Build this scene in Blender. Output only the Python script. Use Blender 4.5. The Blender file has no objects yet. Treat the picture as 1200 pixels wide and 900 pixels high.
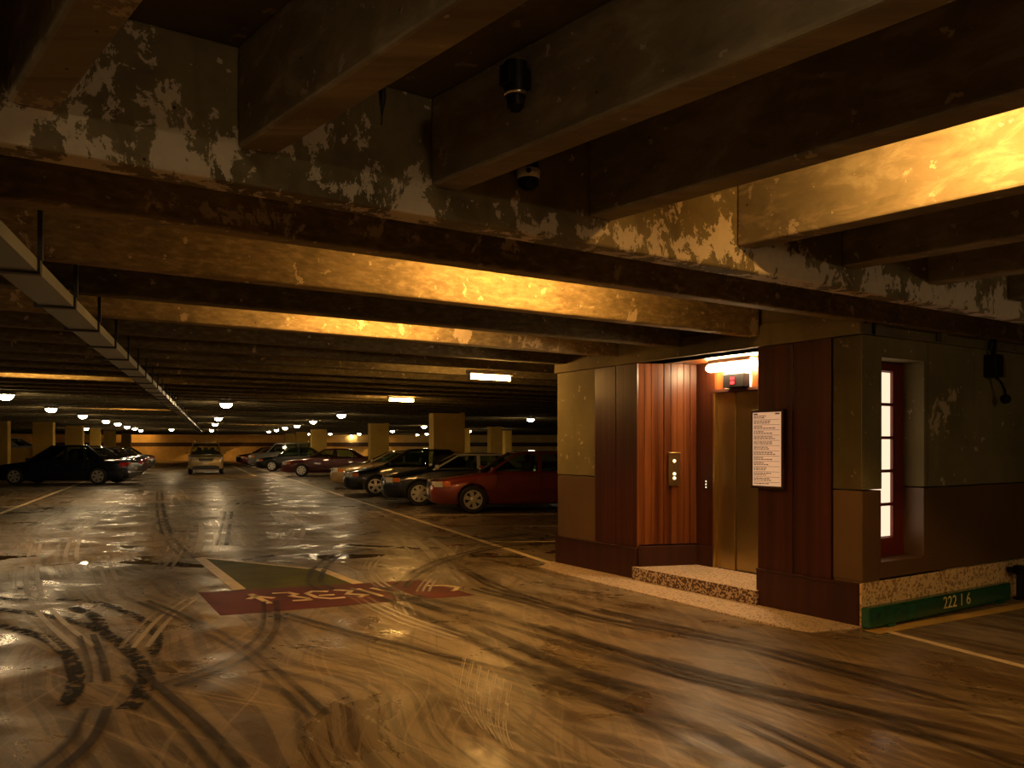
import bpy, bmesh, math, random
import numpy as np
from mathutils import Vector, Matrix
random.seed(7)
sc = bpy.context.scene
COL = sc.collection

# ---------------------------------------------------------------- camera, world, exposure
EYE, F, YH = 1.55, 930.0, 522.0
cam_d = bpy.data.cameras.new('camera'); cam = bpy.data.objects.new('camera', cam_d); COL.objects.link(cam)
cam.location = (0, 0, EYE); cam.rotation_euler = (math.pi / 2, 0, 0)
cam_d.sensor_width = 36; cam_d.lens = F / 1200 * 36; cam_d.shift_y = (YH - 450) / 1200
cam_d.clip_start = 0.05; cam_d.clip_end = 400
sc.camera = cam
sc.view_settings.view_transform = 'Standard'; sc.view_settings.look = 'None'
sc.view_settings.gamma = 1; sc.view_settings.use_curve_mapping = False
sc.view_settings.exposure = 1.1
world = bpy.data.worlds.new('World'); sc.world = world; world.use_nodes = True
world.node_tree.nodes['Background'].inputs[0].default_value = (1, .62, .3, 1)
world.node_tree.nodes['Background'].inputs[1].default_value = 0.012
sc.cycles.use_denoising = True
sc.cycles.sample_clamp_indirect = 3.0
sc.cycles.max_bounces = 7; sc.cycles.diffuse_bounces = 3; sc.cycles.glossy_bounces = 3; sc.cycles.transparent_max_bounces = 12
DOME_COL, DOME_STR = (1, .71, .37), 60.0
TUBE_COL, TUBE_STR = (1, .50, .12), 95.0
LIFT_COL, LIFT_STR = (1, .66, .34), 74.0

# ---------------------------------------------------------------- geometry helpers
TH = math.atan2(.5395, .842)
CU, SU = math.cos(TH), math.sin(TH)
def W(u, n, z=0): return Vector((u * CU - n * SU, u * SU + n * CU, z))
def G(px, py, z=0.0):
    D = F * (EYE - z) / (py - YH)
    return Vector(((px - 600) / F * D, D, z))
def at(px, D, z=0.0): return Vector(((px - 600) / F * D, D, z))

class MB:
    def __init__(s): s.v = []; s.f = []; s.uv = {}
    def add(s, vs, fs):
        o = len(s.v); s.v += [tuple(v) for v in vs]; s.f += [tuple(i + o for i in f) for f in fs]; return s
    def box(s, x0, x1, y0, y1, z0, z1):
        return s.add([(x0,y0,z0),(x1,y0,z0),(x1,y1,z0),(x0,y1,z0),(x0,y0,z1),(x1,y0,z1),(x1,y1,z1),(x0,y1,z1)],
                     [(0,3,2,1),(4,5,6,7),(0,1,5,4),(1,2,6,5),(2,3,7,6),(3,0,4,7)])
    def prism(s, poly, z0, z1):
        a = sum(poly[i][0]*poly[(i+1)%len(poly)][1]-poly[(i+1)%len(poly)][0]*poly[i][1] for i in range(len(poly)))
        if a < 0: poly = poly[::-1]
        n = len(poly)
        vs = [(p[0],p[1],z0) for p in poly] + [(p[0],p[1],z1) for p in poly]
        fs = [tuple(range(n))[::-1], tuple(range(n, 2*n))] + [(i,(i+1)%n,n+(i+1)%n,n+i) for i in range(n)]
        return s.add(vs, fs)
    def extrude(s, poly3, d):      # planar 3D polygon extruded by vector d
        n = len(poly3); d = Vector(d); P = [Vector(p) for p in poly3]
        vs = P + [p + d for p in P]
        fs = [tuple(range(n))[::-1], tuple(range(n,2*n))] + [(i,(i+1)%n,n+(i+1)%n,n+i) for i in range(n)]
        return s.add(vs, fs)
    def tube(s, pts, r, k=10, caps=True):
        pts = [Vector(p) for p in pts]; rings = []
        rr = r if isinstance(r, (list, tuple)) else [r]*len(pts)
        for i, p in enumerate(pts):
            d = (pts[min(i+1,len(pts)-1)] - pts[max(i-1,0)]).normalized()
            a = d.cross(Vector((0,0,1)))
            if a.length < 1e-3: a = d.cross(Vector((1,0,0)))
            a.normalize(); b = d.cross(a)
            rings.append([p + (a*math.cos(2*math.pi*j/k) + b*math.sin(2*math.pi*j/k))*rr[i] for j in range(k)])
        vs = [v for r_ in rings for v in r_]; fs = []
        for i in range(len(pts)-1):
            for j in range(k):
                fs.append((i*k+j, i*k+(j+1)%k, (i+1)*k+(j+1)%k, (i+1)*k+j))
        if caps: fs += [tuple(range(k))[::-1], tuple((len(pts)-1)*k+j for j in range(k))]
        return s.add(vs, fs)
    def lathe(s, prof, k=24, axis='z', c=(0,0,0), caps=True):   # prof [(r, h)]
        vs = []; fs = []
        for r, h in prof:
            for j in range(k):
                a = 2*math.pi*j/k
                if axis == 'z': vs.append((c[0]+r*math.cos(a), c[1]+r*math.sin(a), c[2]+h))
                else: vs.append((c[0]+r*math.cos(a), c[1]+h, c[2]+r*math.sin(a)))
        for i in range(len(prof)-1):
            for j in range(k): fs.append((i*k+j, i*k+(j+1)%k, (i+1)*k+(j+1)%k, (i+1)*k+j))
        if caps and prof[0][0] > 1e-4: fs.append(tuple(range(k))[::-1])
        if caps and prof[-1][0] > 1e-4: fs.append(tuple((len(prof)-1)*k+j for j in range(k)))
        return s.add(vs, fs)
    def grid(s, rows):
        nr, nc = len(rows), len(rows[0])
        return s.add([p for r in rows for p in r], [(i*nc+j, i*nc+j+1, (i+1)*nc+j+1, (i+1)*nc+j) for i in range(nr-1) for j in range(nc-1)])
    def mesh(s, name, smooth=False, fix=True):
        m = bpy.data.meshes.new(name); m.from_pydata(s.v, [], s.f)
        if fix:
            bm = bmesh.new(); bm.from_mesh(m); bmesh.ops.remove_doubles(bm, verts=bm.verts, dist=1e-5)
            bmesh.ops.recalc_face_normals(bm, faces=bm.faces); bm.to_mesh(m); bm.free()
        if smooth:
            for p in m.polygons: p.use_smooth = True
        m.update(); return m
    def build(s, name, mat, parent=None, smooth=False, bevel=0, un=False, fix=True, autosmooth=None):
        o = bpy.data.objects.new(name, s.mesh(name, smooth, fix)); COL.objects.link(o)
        if mat: o.data.materials.append(mat)
        if parent is not None: o.parent = parent
        if un and parent is None: o.rotation_euler = (0, 0, TH)
        if autosmooth is not None: o.data.set_sharp_from_angle(angle=math.radians(autosmooth))
        if bevel:
            b = o.modifiers.new('bevel', 'BEVEL'); b.width = bevel; b.segments = 2; b.limit_method = 'ANGLE'
        return o
def tag(o, label=None, cat=None, group=None, kind=None):
    if label: o['label'] = label
    if cat: o['category'] = cat
    if group: o['group'] = group
    if kind: o['kind'] = kind
    return o
def empty(name, loc=(0,0,0), rz=0.0):
    o = bpy.data.objects.new(name, None); COL.objects.link(o); o.location = loc; o.rotation_euler = (0,0,rz)
    o.empty_display_size = .1; return o
def copy_tree(o, parent=None):
    c = o.copy(); COL.objects.link(c); c.parent = parent
    for ch in o.children: copy_tree(ch, c)
    return c
ORD = ['first','second','third','fourth','fifth','sixth','seventh','eighth','ninth','tenth','eleventh','twelfth','thirteenth','fourteenth','fifteenth','sixteenth','seventeenth','eighteenth','nineteenth','twentieth']

# ---------------------------------------------------------------- materials
def newmat(name):
    m = bpy.data.materials.new(name); m.use_nodes = True
    nt = m.node_tree; b = nt.nodes['Principled BSDF']; return m, nt, b
class N:
    def __init__(s, nt): s.nt = nt
    def node(s, t, **kw):
        n = s.nt.nodes.new(t)
        for k, v in kw.items(): setattr(n, k, v)
        return n
    def link(s, a, b): s.nt.links.new(a, b)
    def pos(s): return s.node('ShaderNodeNewGeometry').outputs['Position']
    def objc(s): return s.node('ShaderNodeTexCoord').outputs['Object']
    def mapping(s, v, scale=(1,1,1), rot=(0,0,0), loc=(0,0,0)):
        n = s.node('ShaderNodeMapping'); s.link(v, n.inputs['Vector'])
        n.inputs['Scale'].default_value = scale; n.inputs['Rotation'].default_value = rot; n.inputs['Location'].default_value = loc
        return n.outputs[0]
    def noise(s, v, scale=5, detail=4, rough=.55, dist=0.0):
        n = s.node('ShaderNodeTexNoise'); s.link(v, n.inputs['Vector'])
        n.inputs['Scale'].default_value = scale; n.inputs['Detail'].default_value = detail
        n.inputs['Roughness'].default_value = rough; n.inputs['Distortion'].default_value = dist
        return n.outputs['Fac']
    def ramp(s, f, stops):
        n = s.node('ShaderNodeValToRGB'); s.link(f, n.inputs[0]); e = n.color_ramp.elements
        e[0].position, e[0].color = stops[0][0], tuple(stops[0][1]) + (1,)
        e[1].position, e[1].color = stops[-1][0], tuple(stops[-1][1]) + (1,)
        for p, c in stops[1:-1]:
            x = e.new(p); x.color = tuple(c) + (1,)
        return n.outputs[0]
    def step(s, f, a, b):
        n = s.node('ShaderNodeMapRange'); s.link(f, n.inputs['Value']); n.inputs['From Min'].default_value = a; n.inputs['From Max'].default_value = b
        return n.outputs[0]
    def mrange(s, f, a, b, c, d):
        n = s.node('ShaderNodeMapRange'); s.link(f, n.inputs['Value'])
        for k, x in zip(('From Min','From Max','To Min','To Max'), (a,b,c,d)): n.inputs[k].default_value = x
        return n.outputs[0]
    def mix(s, f, a, b):
        n = s.node('ShaderNodeMix', data_type='RGBA')
        if isinstance(f, float): n.inputs[0].default_value = f
        else: s.link(f, n.inputs[0])
        for i, x in ((6, a), (7, b)):
            if isinstance(x, tuple): n.inputs[i].default_value = x + (1,)
            else: s.link(x, n.inputs[i])
        return n.outputs[2]
    def math(s, op, a, b=None):
        n = s.node('ShaderNodeMath', operation=op)
        for i, x in enumerate((a, b)):
            if x is None: continue
            if isinstance(x, (int, float)): n.inputs[i].default_value = x
            else: s.link(x, n.inputs[i])
        return n.outputs[0]
    def sep(s, v):
        n = s.node('ShaderNodeSeparateXYZ'); s.link(v, n.inputs[0]); return n.outputs
    def bump(s, h, b, strength=.3, dist=.01):
        n = s.node('ShaderNodeBump'); s.link(h, n.inputs['Height']); n.inputs['Strength'].default_value = strength
        n.inputs['Distance'].default_value = dist; s.link(n.outputs[0], b.inputs['Normal'])

def simple(name, col, rough=.5, metal=0.0, var=.12, scale=8, coat=0.0, spec=.5):
    m, nt, b = newmat(name); k = N(nt)
    f = k.noise(k.objc(), scale, 3)
    lo = tuple(max(0, c*(1-var)) for c in col); hi = tuple(min(1, c*(1+var)) for c in col)
    k.link(k.ramp(f, [(.3, lo), (.7, hi)]), b.inputs['Base Color'])
    b.inputs['Roughness'].default_value = rough; b.inputs['Metallic'].default_value = metal
    b.inputs['Coat Weight'].default_value = coat; b.inputs['Specular IOR Level'].default_value = spec
    return m
def emit(name, col, strength):
    m, nt, b = newmat(name); k = N(nt)
    e = k.node('ShaderNodeEmission'); e.inputs[0].default_value = col + (1,); e.inputs[1].default_value = strength
    k.link(e.outputs[0], nt.nodes['Material Output'].inputs[0]); return m

def concrete(name, base, peel=(.62,.52,.38), thr=.64, band=None, streak=True, scale=1.0, dark=.5, seed=0.0, grain=None, gscale=(.22, 9, 13), gdist=.12):
    """aged painted concrete: mottled base, dark stains, flaked pale patches (band = (z of most flakes, spread))"""
    m, nt, b = newmat(name); k = N(nt); P = k.mapping(k.pos(), loc=(seed, seed*.7, 0))
    f1 = k.noise(P, 1.3*scale, 6, .6, .3); f2 = k.noise(P, 7*scale, 5, .65)
    dk = tuple(c*dark for c in base); lt = tuple(min(1, c*1.3) for c in base)
    c = k.mix(k.math('MULTIPLY', f2, .6), k.ramp(f1, [(.32, dk), (.52, base), (.72, lt)]), base)
    if grain is not None:      # board-marked grain along a horizontal direction
        g = k.noise(k.mapping(P, rot=(0,0,-grain), scale=gscale), 2.2, 6, .62, gdist)
        c = k.mix(k.math('MULTIPLY', k.step(g, .50, .68), .8), c, tuple(min(1, x*f_ + .02) for x, f_ in zip(base, (1.6, 1.65, 1.8))))
        c = k.mix(k.math('MULTIPLY', k.step(g, .46, .34), .6), c, dk)
    if streak:
        sx = k.noise(k.mapping(P, scale=(5, 5, .5)), 1.6, 4)
        c = k.mix(k.math('MULTIPLY', k.step(sx, .55, .75), .5), c, dk)
    pz = k.noise(k.mapping(P, scale=(1, 1, .75)), 2.1*scale, 12, .73, .3)
    big = k.noise(P, .55, 2)
    pz = k.math('ADD', pz, k.math('MULTIPLY', k.math('SUBTRACT', big, .5), .35))
    if band:
        z = k.sep(k.pos())[2]
        away = k.math('ABSOLUTE', k.math('SUBTRACT', z, band[0]))
        pz = k.math('SUBTRACT', pz, k.math('MULTIPLY', away, band[1]))
    mask = k.step(pz, thr, thr + .012)
    pc = k.mix(k.noise(P, 14, 3), peel, tuple(x*.72 for x in peel))
    c = k.mix(mask, c, pc)
    chips = k.noise(P, 11, 4, .6); c = k.mix(k.step(chips, .665, .675), c, pc)
    holes = k.node('ShaderNodeTexVoronoi'); k.link(P, holes.inputs['Vector']); holes.inputs['Scale'].default_value = 5
    c = k.mix(k.step(holes.outputs['Distance'], .035, .03), c, tuple(x*.15 for x in base))
    k.link(c, b.inputs['Base Color']); b.inputs['Roughness'].default_value = .82
    b.inputs['Specular IOR Level'].default_value = .25
    k.bump(k.math('ADD', k.math('MULTIPLY', mask, -.6), k.math('MULTIPLY', f2, .5)), b, .35, .012)
    return m

M = {}
M['girder'] = concrete('girder_flaked', (.185,.15,.078), (.70,.60,.46), .485, band=(2.68, .42), seed=1.5, scale=2.3, dark=.38)
M['joist'] = concrete('joist_concrete', (.135,.112,.060), (.58,.46,.31), .70, seed=4, grain=TH, streak=False)
M['joist_flaked'] = concrete('joist_flaked', (.25,.19,.095), (.68,.55,.37), .565, band=(2.68, .55), seed=9, scale=1.5, grain=TH, streak=False)
M['joist_near'] = concrete('joist_near', (.235,.195,.125), (.55,.47,.36), .60, band=(2.82, .35), seed=2, grain=math.atan2(-.742,.670), streak=False, dark=.6, gscale=(.32, 2.6, 4.2), gdist=.5)
M['slab'] = concrete('slab_concrete', (.125,.10,.055), (.3,.22,.13), .74, seed=3)
M['wall_conc'] = concrete('wall_concrete', (.175,.143,.062), (.5,.39,.23), .61, band=(1.85, .10), seed=6, dark=.7)
M['lintel'] = concrete('lintel_concrete', (.15,.115,.05), (.4,.3,.16), .76, seed=8)
M['dado'] = simple('dado_paint', (.115,.062,.022), .42, var=.1, scale=2)
M['pier'] = concrete('pier_paint', (.56,.35,.065), (.6,.42,.14), .8, seed=5, dark=.85, streak=False)
M['farwall'] = concrete('far_wall_paint', (.72,.50,.18), (.7,.5,.25), .8, seed=1, dark=.8)
M['stripe'] = simple('stripe_paint', (.06,.03,.015), .7)

def floor_mat():
    m, nt, b = newmat('garage_floor'); k = N(nt); P = k.pos()
    warp = k.node('ShaderNodeTexNoise'); k.link(P, warp.inputs['Vector']); warp.inputs['Scale'].default_value = .22; warp.inputs['Detail'].default_value = 2
    vm = k.node('ShaderNodeVectorMath', operation='MULTIPLY_ADD'); k.link(warp.outputs['Color'], vm.inputs[0])
    vm.inputs[1].default_value = (1.8, 1.8, 0); k.link(P, vm.inputs[2])
    PW = vm.outputs[0]
    # sweeping streaks that follow the drive past the lift
    ang = math.atan2(-.832, .5547)
    s1 = k.noise(k.mapping(k.mapping(PW, rot=(0,0,-ang)), scale=(.12, 4.0, 1)), 2.0, 9, .72, .25)
    s2 = k.noise(k.mapping(k.mapping(PW, rot=(0,0,-ang-.42)), scale=(.18, 7.5, 1)), 2.0, 6, .66, .3)
    s3 = k.noise(k.mapping(k.mapping(PW, rot=(0,0,-ang+.5)), scale=(.18, 10.0, 1)), 2.0, 5, .6, .2)
    big = k.noise(P, .33, 4, .55, .6); fine = k.noise(P, 26, 4, .6)
    c = k.ramp(big, [(.30, (.125,.082,.034)), (.5, (.185,.135,.074)), (.7, (.27,.225,.16))])
    c = k.mix(k.math('MULTIPLY', k.step(s1, .48, .56), .92), c, (.058,.035,.014))
    c = k.mix(k.math('MULTIPLY', k.step(s2, .56, .66), .42), c, (.42,.34,.24))
    c = k.mix(k.math('MULTIPLY', k.step(s2, .45, .36), .6), c, (.075,.045,.018))
    c = k.mix(k.math('MULTIPLY', k.step(s3, .56, .64), .22), c, (.42,.34,.24))
    c = k.mix(k.math('MULTIPLY', k.step(s3, .43, .36), .5), c, (.085,.05,.02))
    c = k.mix(k.math('MULTIPLY', fine, .25), c, (.12,.08,.04))
    # curved sweeps left by turning wheels
    for (cx, cy, r0, r1, fq, sd) in ((-9.5, 16.0, 1.2, 8.5, 3.2, 1.0), (2.2, 13.6, 1.0, 6.0, 3.6, 5.0), (-8.5, 5.2, 1.0, 5.0, 4.2, 9.0)):
        v = k.node('ShaderNodeVectorMath', operation='DISTANCE'); k.link(P, v.inputs[0]); v.inputs[1].default_value = (cx, cy, 0)
        rr = k.math('ADD', v.outputs['Value'], k.math('MULTIPLY', big, .9))
        cv = k.node('ShaderNodeCombineXYZ'); k.link(rr, cv.inputs[0]); cv.inputs[1].default_value = sd
        ln = k.noise(cv.outputs[0], fq, 6, .75)
        msk = k.math('MULTIPLY', k.step(v.outputs['Value'], r0, r0 + 1), k.step(v.outputs['Value'], r1, r1 - 2.5))
        msk = k.math('MULTIPLY', msk, k.step(k.noise(k.mapping(P, loc=(sd*3, sd, 0)), .7, 4, .65), .42, .62))
        c = k.mix(k.math('MULTIPLY', msk, k.math('MULTIPLY', k.step(ln, .55, .62), .6)), c, (.50,.43,.34))
        c = k.mix(k.math('MULTIPLY', msk, k.math('MULTIPLY', k.step(ln, .46, .38), .6)), c, (.08,.05,.022))
    # standing water: dark glossy pools in a belt across the drive and scattered elsewhere
    xyz = k.sep(P); wet = k.noise(k.mapping(P, scale=(.55, 1.0, 1)), 1.1, 5, .6, .4)
    belt = k.math('ABSOLUTE', k.math('SUBTRACT', xyz[1], 11.0))
    wet = k.math('SUBTRACT', wet, k.math('MULTIPLY', k.math('MINIMUM', belt, 6.0), .055))
    wet = k.math('SUBTRACT', wet, k.math('MULTIPLY', k.step(xyz[1], 8.6, 7.0), .5))
    pool = k.step(wet, .555, .57)
    c = k.mix(k.math('MULTIPLY', pool, .72), c, (.035,.018,.008))
    k.link(c, b.inputs['Base Color'])
    r = k.mrange(k.noise(PW, 1.1, 6, .65, .5), .36, .64, .20, .62)
    r = k.math('ADD', r, k.math('MULTIPLY', k.step(s2, .5, .7), .10))
    r = k.math('MULTIPLY', r, k.math('SUBTRACT', 1.0, k.math('MULTIPLY', pool, .85)))
    k.link(r, b.inputs['Roughness'])
    b.inputs['Specular IOR Level'].default_value = .36
    h = k.math('MULTIPLY', k.math('ADD', k.math('MULTIPLY', s1, .6), k.math('MULTIPLY', fine, .12)), k.math('SUBTRACT', 1.0, pool))
    k.bump(h, b, .06, .010)
    return m
M['floor'] = floor_mat()

def wood_mat(name, dark, light, board=.1, rough=.3):
    m, nt, b = newmat(name); k = N(nt); P = k.objc()
    along = k.mapping(P, scale=(1, 1, .05))
    w = k.node('ShaderNodeTexNoise'); k.link(along, w.inputs['Vector']); w.inputs['Scale'].default_value = 26; w.inputs['Detail'].default_value = 5
    g = k.noise(k.mapping(P, scale=(1, 1, .02)), 9, 4, .6)
    c = k.mix(w.outputs['Fac'], k.ramp(g, [(.38, dark), (.5, tuple((a+b_)/2 for a, b_ in zip(dark, light))), (.62, light)]), dark)
    k.link(c, b.inputs['Base Color']); b.inputs['Roughness'].default_value = rough; b.inputs['Specular IOR Level'].default_value = .3
    k.bump(k.math('ADD', w.outputs['Fac'], g), b, .15, .004)
    return m
M['wood'] = wood_mat('mahogany', (.065,.016,.004), (.30,.10,.024))
M['wood_dark'] = wood_mat('dark_mahogany', (.030,.008,.0035), (.095,.024,.008), rough=.4)
M['wood_base'] = wood_mat('base_wood', (.028,.007,.003), (.060,.014,.005), rough=.6)

def terrazzo(name, bg, chip, thr, scale):
    m, nt, b = newmat(name); k = N(nt); P = k.objc()
    v = k.node('ShaderNodeTexVoronoi'); k.link(P, v.inputs['Vector']); v.inputs['Scale'].default_value = scale
    n = k.noise(P, scale*.9, 2)
    f = k.math('ADD', k.math('MULTIPLY', k.sep(v.outputs['Color'])[0], .8), k.math('MULTIPLY', n, .25))
    k.link(k.mix(k.step(f, thr, thr+.05), bg, chip), b.inputs['Base Color']); b.inputs['Roughness'].default_value = .45
    k.bump(f, b, .2, .004); return m
M['terrazzo'] = terrazzo('terrazzo', (.56,.43,.30), (.22,.13,.07), .74, 60)
M['terrazzo_riser'] = terrazzo('terrazzo_riser', (.48,.36,.27), (.08,.04,.02), .47, 52)
M['plinth'] = terrazzo('plinth_stone', (.78,.55,.27), (.36,.20,.08), .66, 46)

def brushed(name, col, rough=.28):
    m, nt, b = newmat(name); k = N(nt); P = k.objc()
    f = k.noise(k.mapping(P, scale=(40, 40, .8)), 3, 4)
    k.link(k.ramp(f, [(.3, tuple(c*.94 for c in col)), (.7, col)]), b.inputs['Base Color'])
    b.inputs['Metallic'].default_value = 1; k.link(k.mrange(f, .3, .7, rough*.95, rough*1.1), b.inputs['Roughness']); return m
M['door_metal'] = brushed('brushed_bronze_door', (.50,.38,.16), .30)
M['brass'] = brushed('brass_plate', (.62,.46,.18), .3)
M['duct'] = brushed('galvanised_sheet', (.30,.31,.26), .42)
M['duct_side'] = simple('duct_side_paint', (.55,.45,.2), .5)
M['black'] = simple('black_plastic', (.006,.005,.005), .5, spec=.25)
M['rubber'] = simple('tyre_rubber', (.016,.015,.014), .75)
M['white_paint'] = simple('lamp_housing_white', (.7,.66,.6), .5)
M['chrome'] = simple('chrome', (.75,.73,.7), .18, 1.0, .03)
M['alloy'] = simple('wheel_alloy', (.72,.68,.6), .28, .6, .05)
M['trim_dark'] = simple('dark_trim', (.02,.018,.018), .5)
M['seat'] = simple('seat_cloth', (.12,.10,.075), .9)
M['plate'] = simple('blank_plate', (.55,.48,.38), .5)
M['green'] = simple('green_gloss_paint', (.006,.075,.035), .22, 0, .25, 5, coat=.3)
M['cream'] = simple('cream_marking_paint', (.66,.52,.32), .5, 0, .15, 6)
M['yellow'] = simple('yellow_marking_paint', (.52,.33,.08), .45, 0, .25, 3)
M['redband'] = simple('red_marking_paint', (.085,.011,.007), .55, 0, .3, 3, spec=.12)
M['olive'] = simple('olive_marking_paint', (.075,.075,.005), .6, 0, .3, 3, spec=.1)
M['digit'] = simple('number_paint', (.62,.47,.17), .5)
M['paper'] = simple('notice_paper_glow', (.86,.68,.52), .6, 0, .04)
_b = M['paper'].node_tree.nodes['Principled BSDF']; _b.inputs['Emission Color'].default_value = (1,.62,.4,1); _b.inputs['Emission Strength'].default_value = .16   # added glow, standing in for lamp light falling on the paper
M['ink'] = simple('print_ink', (.10,.05,.03), .7)
M['redframe'] = simple('red_window_paint', (.13,.014,.008), .4)
M['dome'] = emit('dome_lamp_glow', DOME_COL, DOME_STR)
M['tube'] = emit('tube_lamp_glow', TUBE_COL, TUBE_STR)
M['lift_tube'] = emit('lift_lamp_glow', LIFT_COL, LIFT_STR)
M['pane'] = emit('lit_pane_glow', (1, .69, .47), .60)
M['led'] = emit('red_led', (1, .02, .02), 4.0)
M['button'] = emit('lit_button', (1, .8, .4), 1.6)
M['white_ring'] = simple('white_plastic', (.6,.58,.54), .4)
M['amber'] = simple('amber_lens', (.75,.20,.03), .2, 0, .05, coat=.5)
M['lamp_lens'] = simple('clear_lens', (.85,.82,.76), .12, .3, .1, coat=1.0)
M['taillens'] = simple('red_lens', (.45,.02,.02), .15, 0, .1, coat=1.0)

def glass(name, tint, alpha):
    m, nt, b = newmat(name); k = N(nt)
    t = k.node('ShaderNodeBsdfTransparent'); t.inputs[0].default_value = tint + (1,)
    g = k.node('ShaderNodeBsdfGlossy'); g.inputs['Roughness'].default_value = .04; g.inputs[0].default_value = (.9,.9,.9,1)
    fr = k.node('ShaderNodeFresnel'); fr.inputs[0].default_value = 1.5
    mx = k.node('ShaderNodeMixShader'); k.link(k.math('ADD', fr.outputs[0], .03), mx.inputs[0])
    k.link(t.outputs[0], mx.inputs[1]); k.link(g.outputs[0], mx.inputs[2]); k.link(mx.outputs[0], nt.nodes['Material Output'].inputs[0])
    return m
M['glass'] = glass('car_glass', (.72,.80,.72), .5)
def paint(name, col, metal=.35, rough=.3):
    return simple(name, col, rough, metal, .08, 3, coat=1.0)
def decal(name, col, cover, scale, rough, thr=(.42,.55), lines=None, spec=.3):
    """thin film of rubber, water or dirt lying on the floor; patchy along its length"""
    m, nt, b = newmat(name); k = N(nt); P = k.pos()
    b.inputs['Base Color'].default_value = col + (1,); b.inputs['Roughness'].default_value = rough; b.inputs['Specular IOR Level'].default_value = spec
    uv = k.node('ShaderNodeTexCoord').outputs['UV']; xy = k.sep(uv)
    f = k.step(k.noise(P, scale, 5, .6), thr[0], thr[1])
    edge = k.math('MULTIPLY', k.step(xy[1], 0.0, .18), k.step(xy[1], 1.0, .82))
    f = k.math('MULTIPLY', f, edge)
    if lines:
        wv = k.math('SINE', k.math('MULTIPLY', xy[1], lines*2*math.pi))
        f = k.math('MULTIPLY', f, k.mrange(wv, -.2, .5, .12, 1.0))
    f = k.math('MULTIPLY', f, cover)
    t = k.node('ShaderNodeBsdfTransparent'); mx = k.node('ShaderNodeMixShader')
    k.link(f, mx.inputs[0]); k.link(t.outputs[0], mx.inputs[1]); k.link(b.outputs[0], mx.inputs[2])
    k.link(mx.outputs[0], nt.nodes['Material Output'].inputs[0]); return m
M['tread_dark'] = decal('wet_tread_print', (.010,.008,.006), .95, 13, .6, (.455,.50), spec=.08)
M['skid_dark'] = decal('dark_skid_film', (.030,.019,.010), .78, .8, .5, (.30,.55), 2, spec=.12)
M['skid_light'] = decal('pale_skid_film', (.50,.43,.35), .62, .55, .35, (.34,.52), 3)
M['sheen'] = decal('pale_water_smear', (.46,.38,.28), .7, 1.2, .4, (.25,.5), 2)

# ---------------------------------------------------------------- the setting: floor, slab, walls
floor = MB().box(-75, 45, -12, 92, -.3, 0).build('floor', M['floor'])
tag(floor, 'wet brown concrete garage floor with sweeping tyre marks', 'floor', kind='structure')
ceil = MB().box(-75, 45, -12, 92, 3.15, 3.4).build('ceiling', M['slab'])
tag(ceil, 'dark stained concrete ceiling slab above the joists', 'ceiling', kind='structure')
far = MB().box(-75, 45, 80, 80.4, 0, 3.15).build('wall_far', M['farwall'])
tag(far, 'ochre painted far end wall with a dark stripe', 'wall', kind='structure')
MB().box(-75, 45, 79.96, 80.0, 1.45, 1.85).build('stripe', M['stripe'], far)
wl = MB().box(-46.4, -46, -12, 80, 0, 3.15).build('wall_left', M['farwall']); tag(wl, 'ochre painted side wall beyond the left parked cars', 'wall', kind='structure')
wr = MB().box(26, 26.4, -12, 80, 0, 3.15).build('wall_right_end', M['farwall']); wr.name = 'wall_east'
tag(wr, 'ochre side wall beyond the right parking bays', 'wall', kind='structure')
wb = MB().box(-46, 26, -10.4, -10, 0, 3.15).build('wall_back', M['wall_conc']); tag(wb, 'concrete wall at the near end of the garage', 'wall', kind='structure')

# girder with flaking paint and the joists beyond it (coordinates u along, n across)
def beam(name, n0, n1, z0, z1, u0, u1, mat, lab, cat='beam', grp=None):
    o = MB().box(u0, u1, n0, n1, z0, z1).build(name, mat, un=True, bevel=.014)
    return tag(o, lab, cat, grp, 'structure')
beam('ceiling_girder', 3.27, 3.42, 2.60, 3.15, -30, 22, M['girder'], 'deep concrete girder with heavily flaking pale paint, nearest across the view')
U0 = 6.165
k = 0; n = 4.0
joist_n = [4.0, 5.13, 6.17, 7.21]
while joist_n[-1] < 84: joist_n.append(joist_n[-1] + 1.04)
for i, n in enumerate(joist_n):
    u1 = 22 if (n < 4.08 or n > 8.6) else U0 - .06
    u0 = -34 if n < 30 else -44
    if n > 30: u1 = 46
    mat = M['joist_flaked'] if i in (0, 1, 3) else M['joist']
    lab = ('concrete ceiling joist parallel to the flaking girder, %s behind it' % ORD[i]) if i < 12 else 'distant dark concrete ceiling joist above the parking aisle'
    beam('ceiling_joist', n, n + .13, 2.60, 3.15, u0, u1, mat, lab, 'joist', 'joists over the parking aisle')
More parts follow.
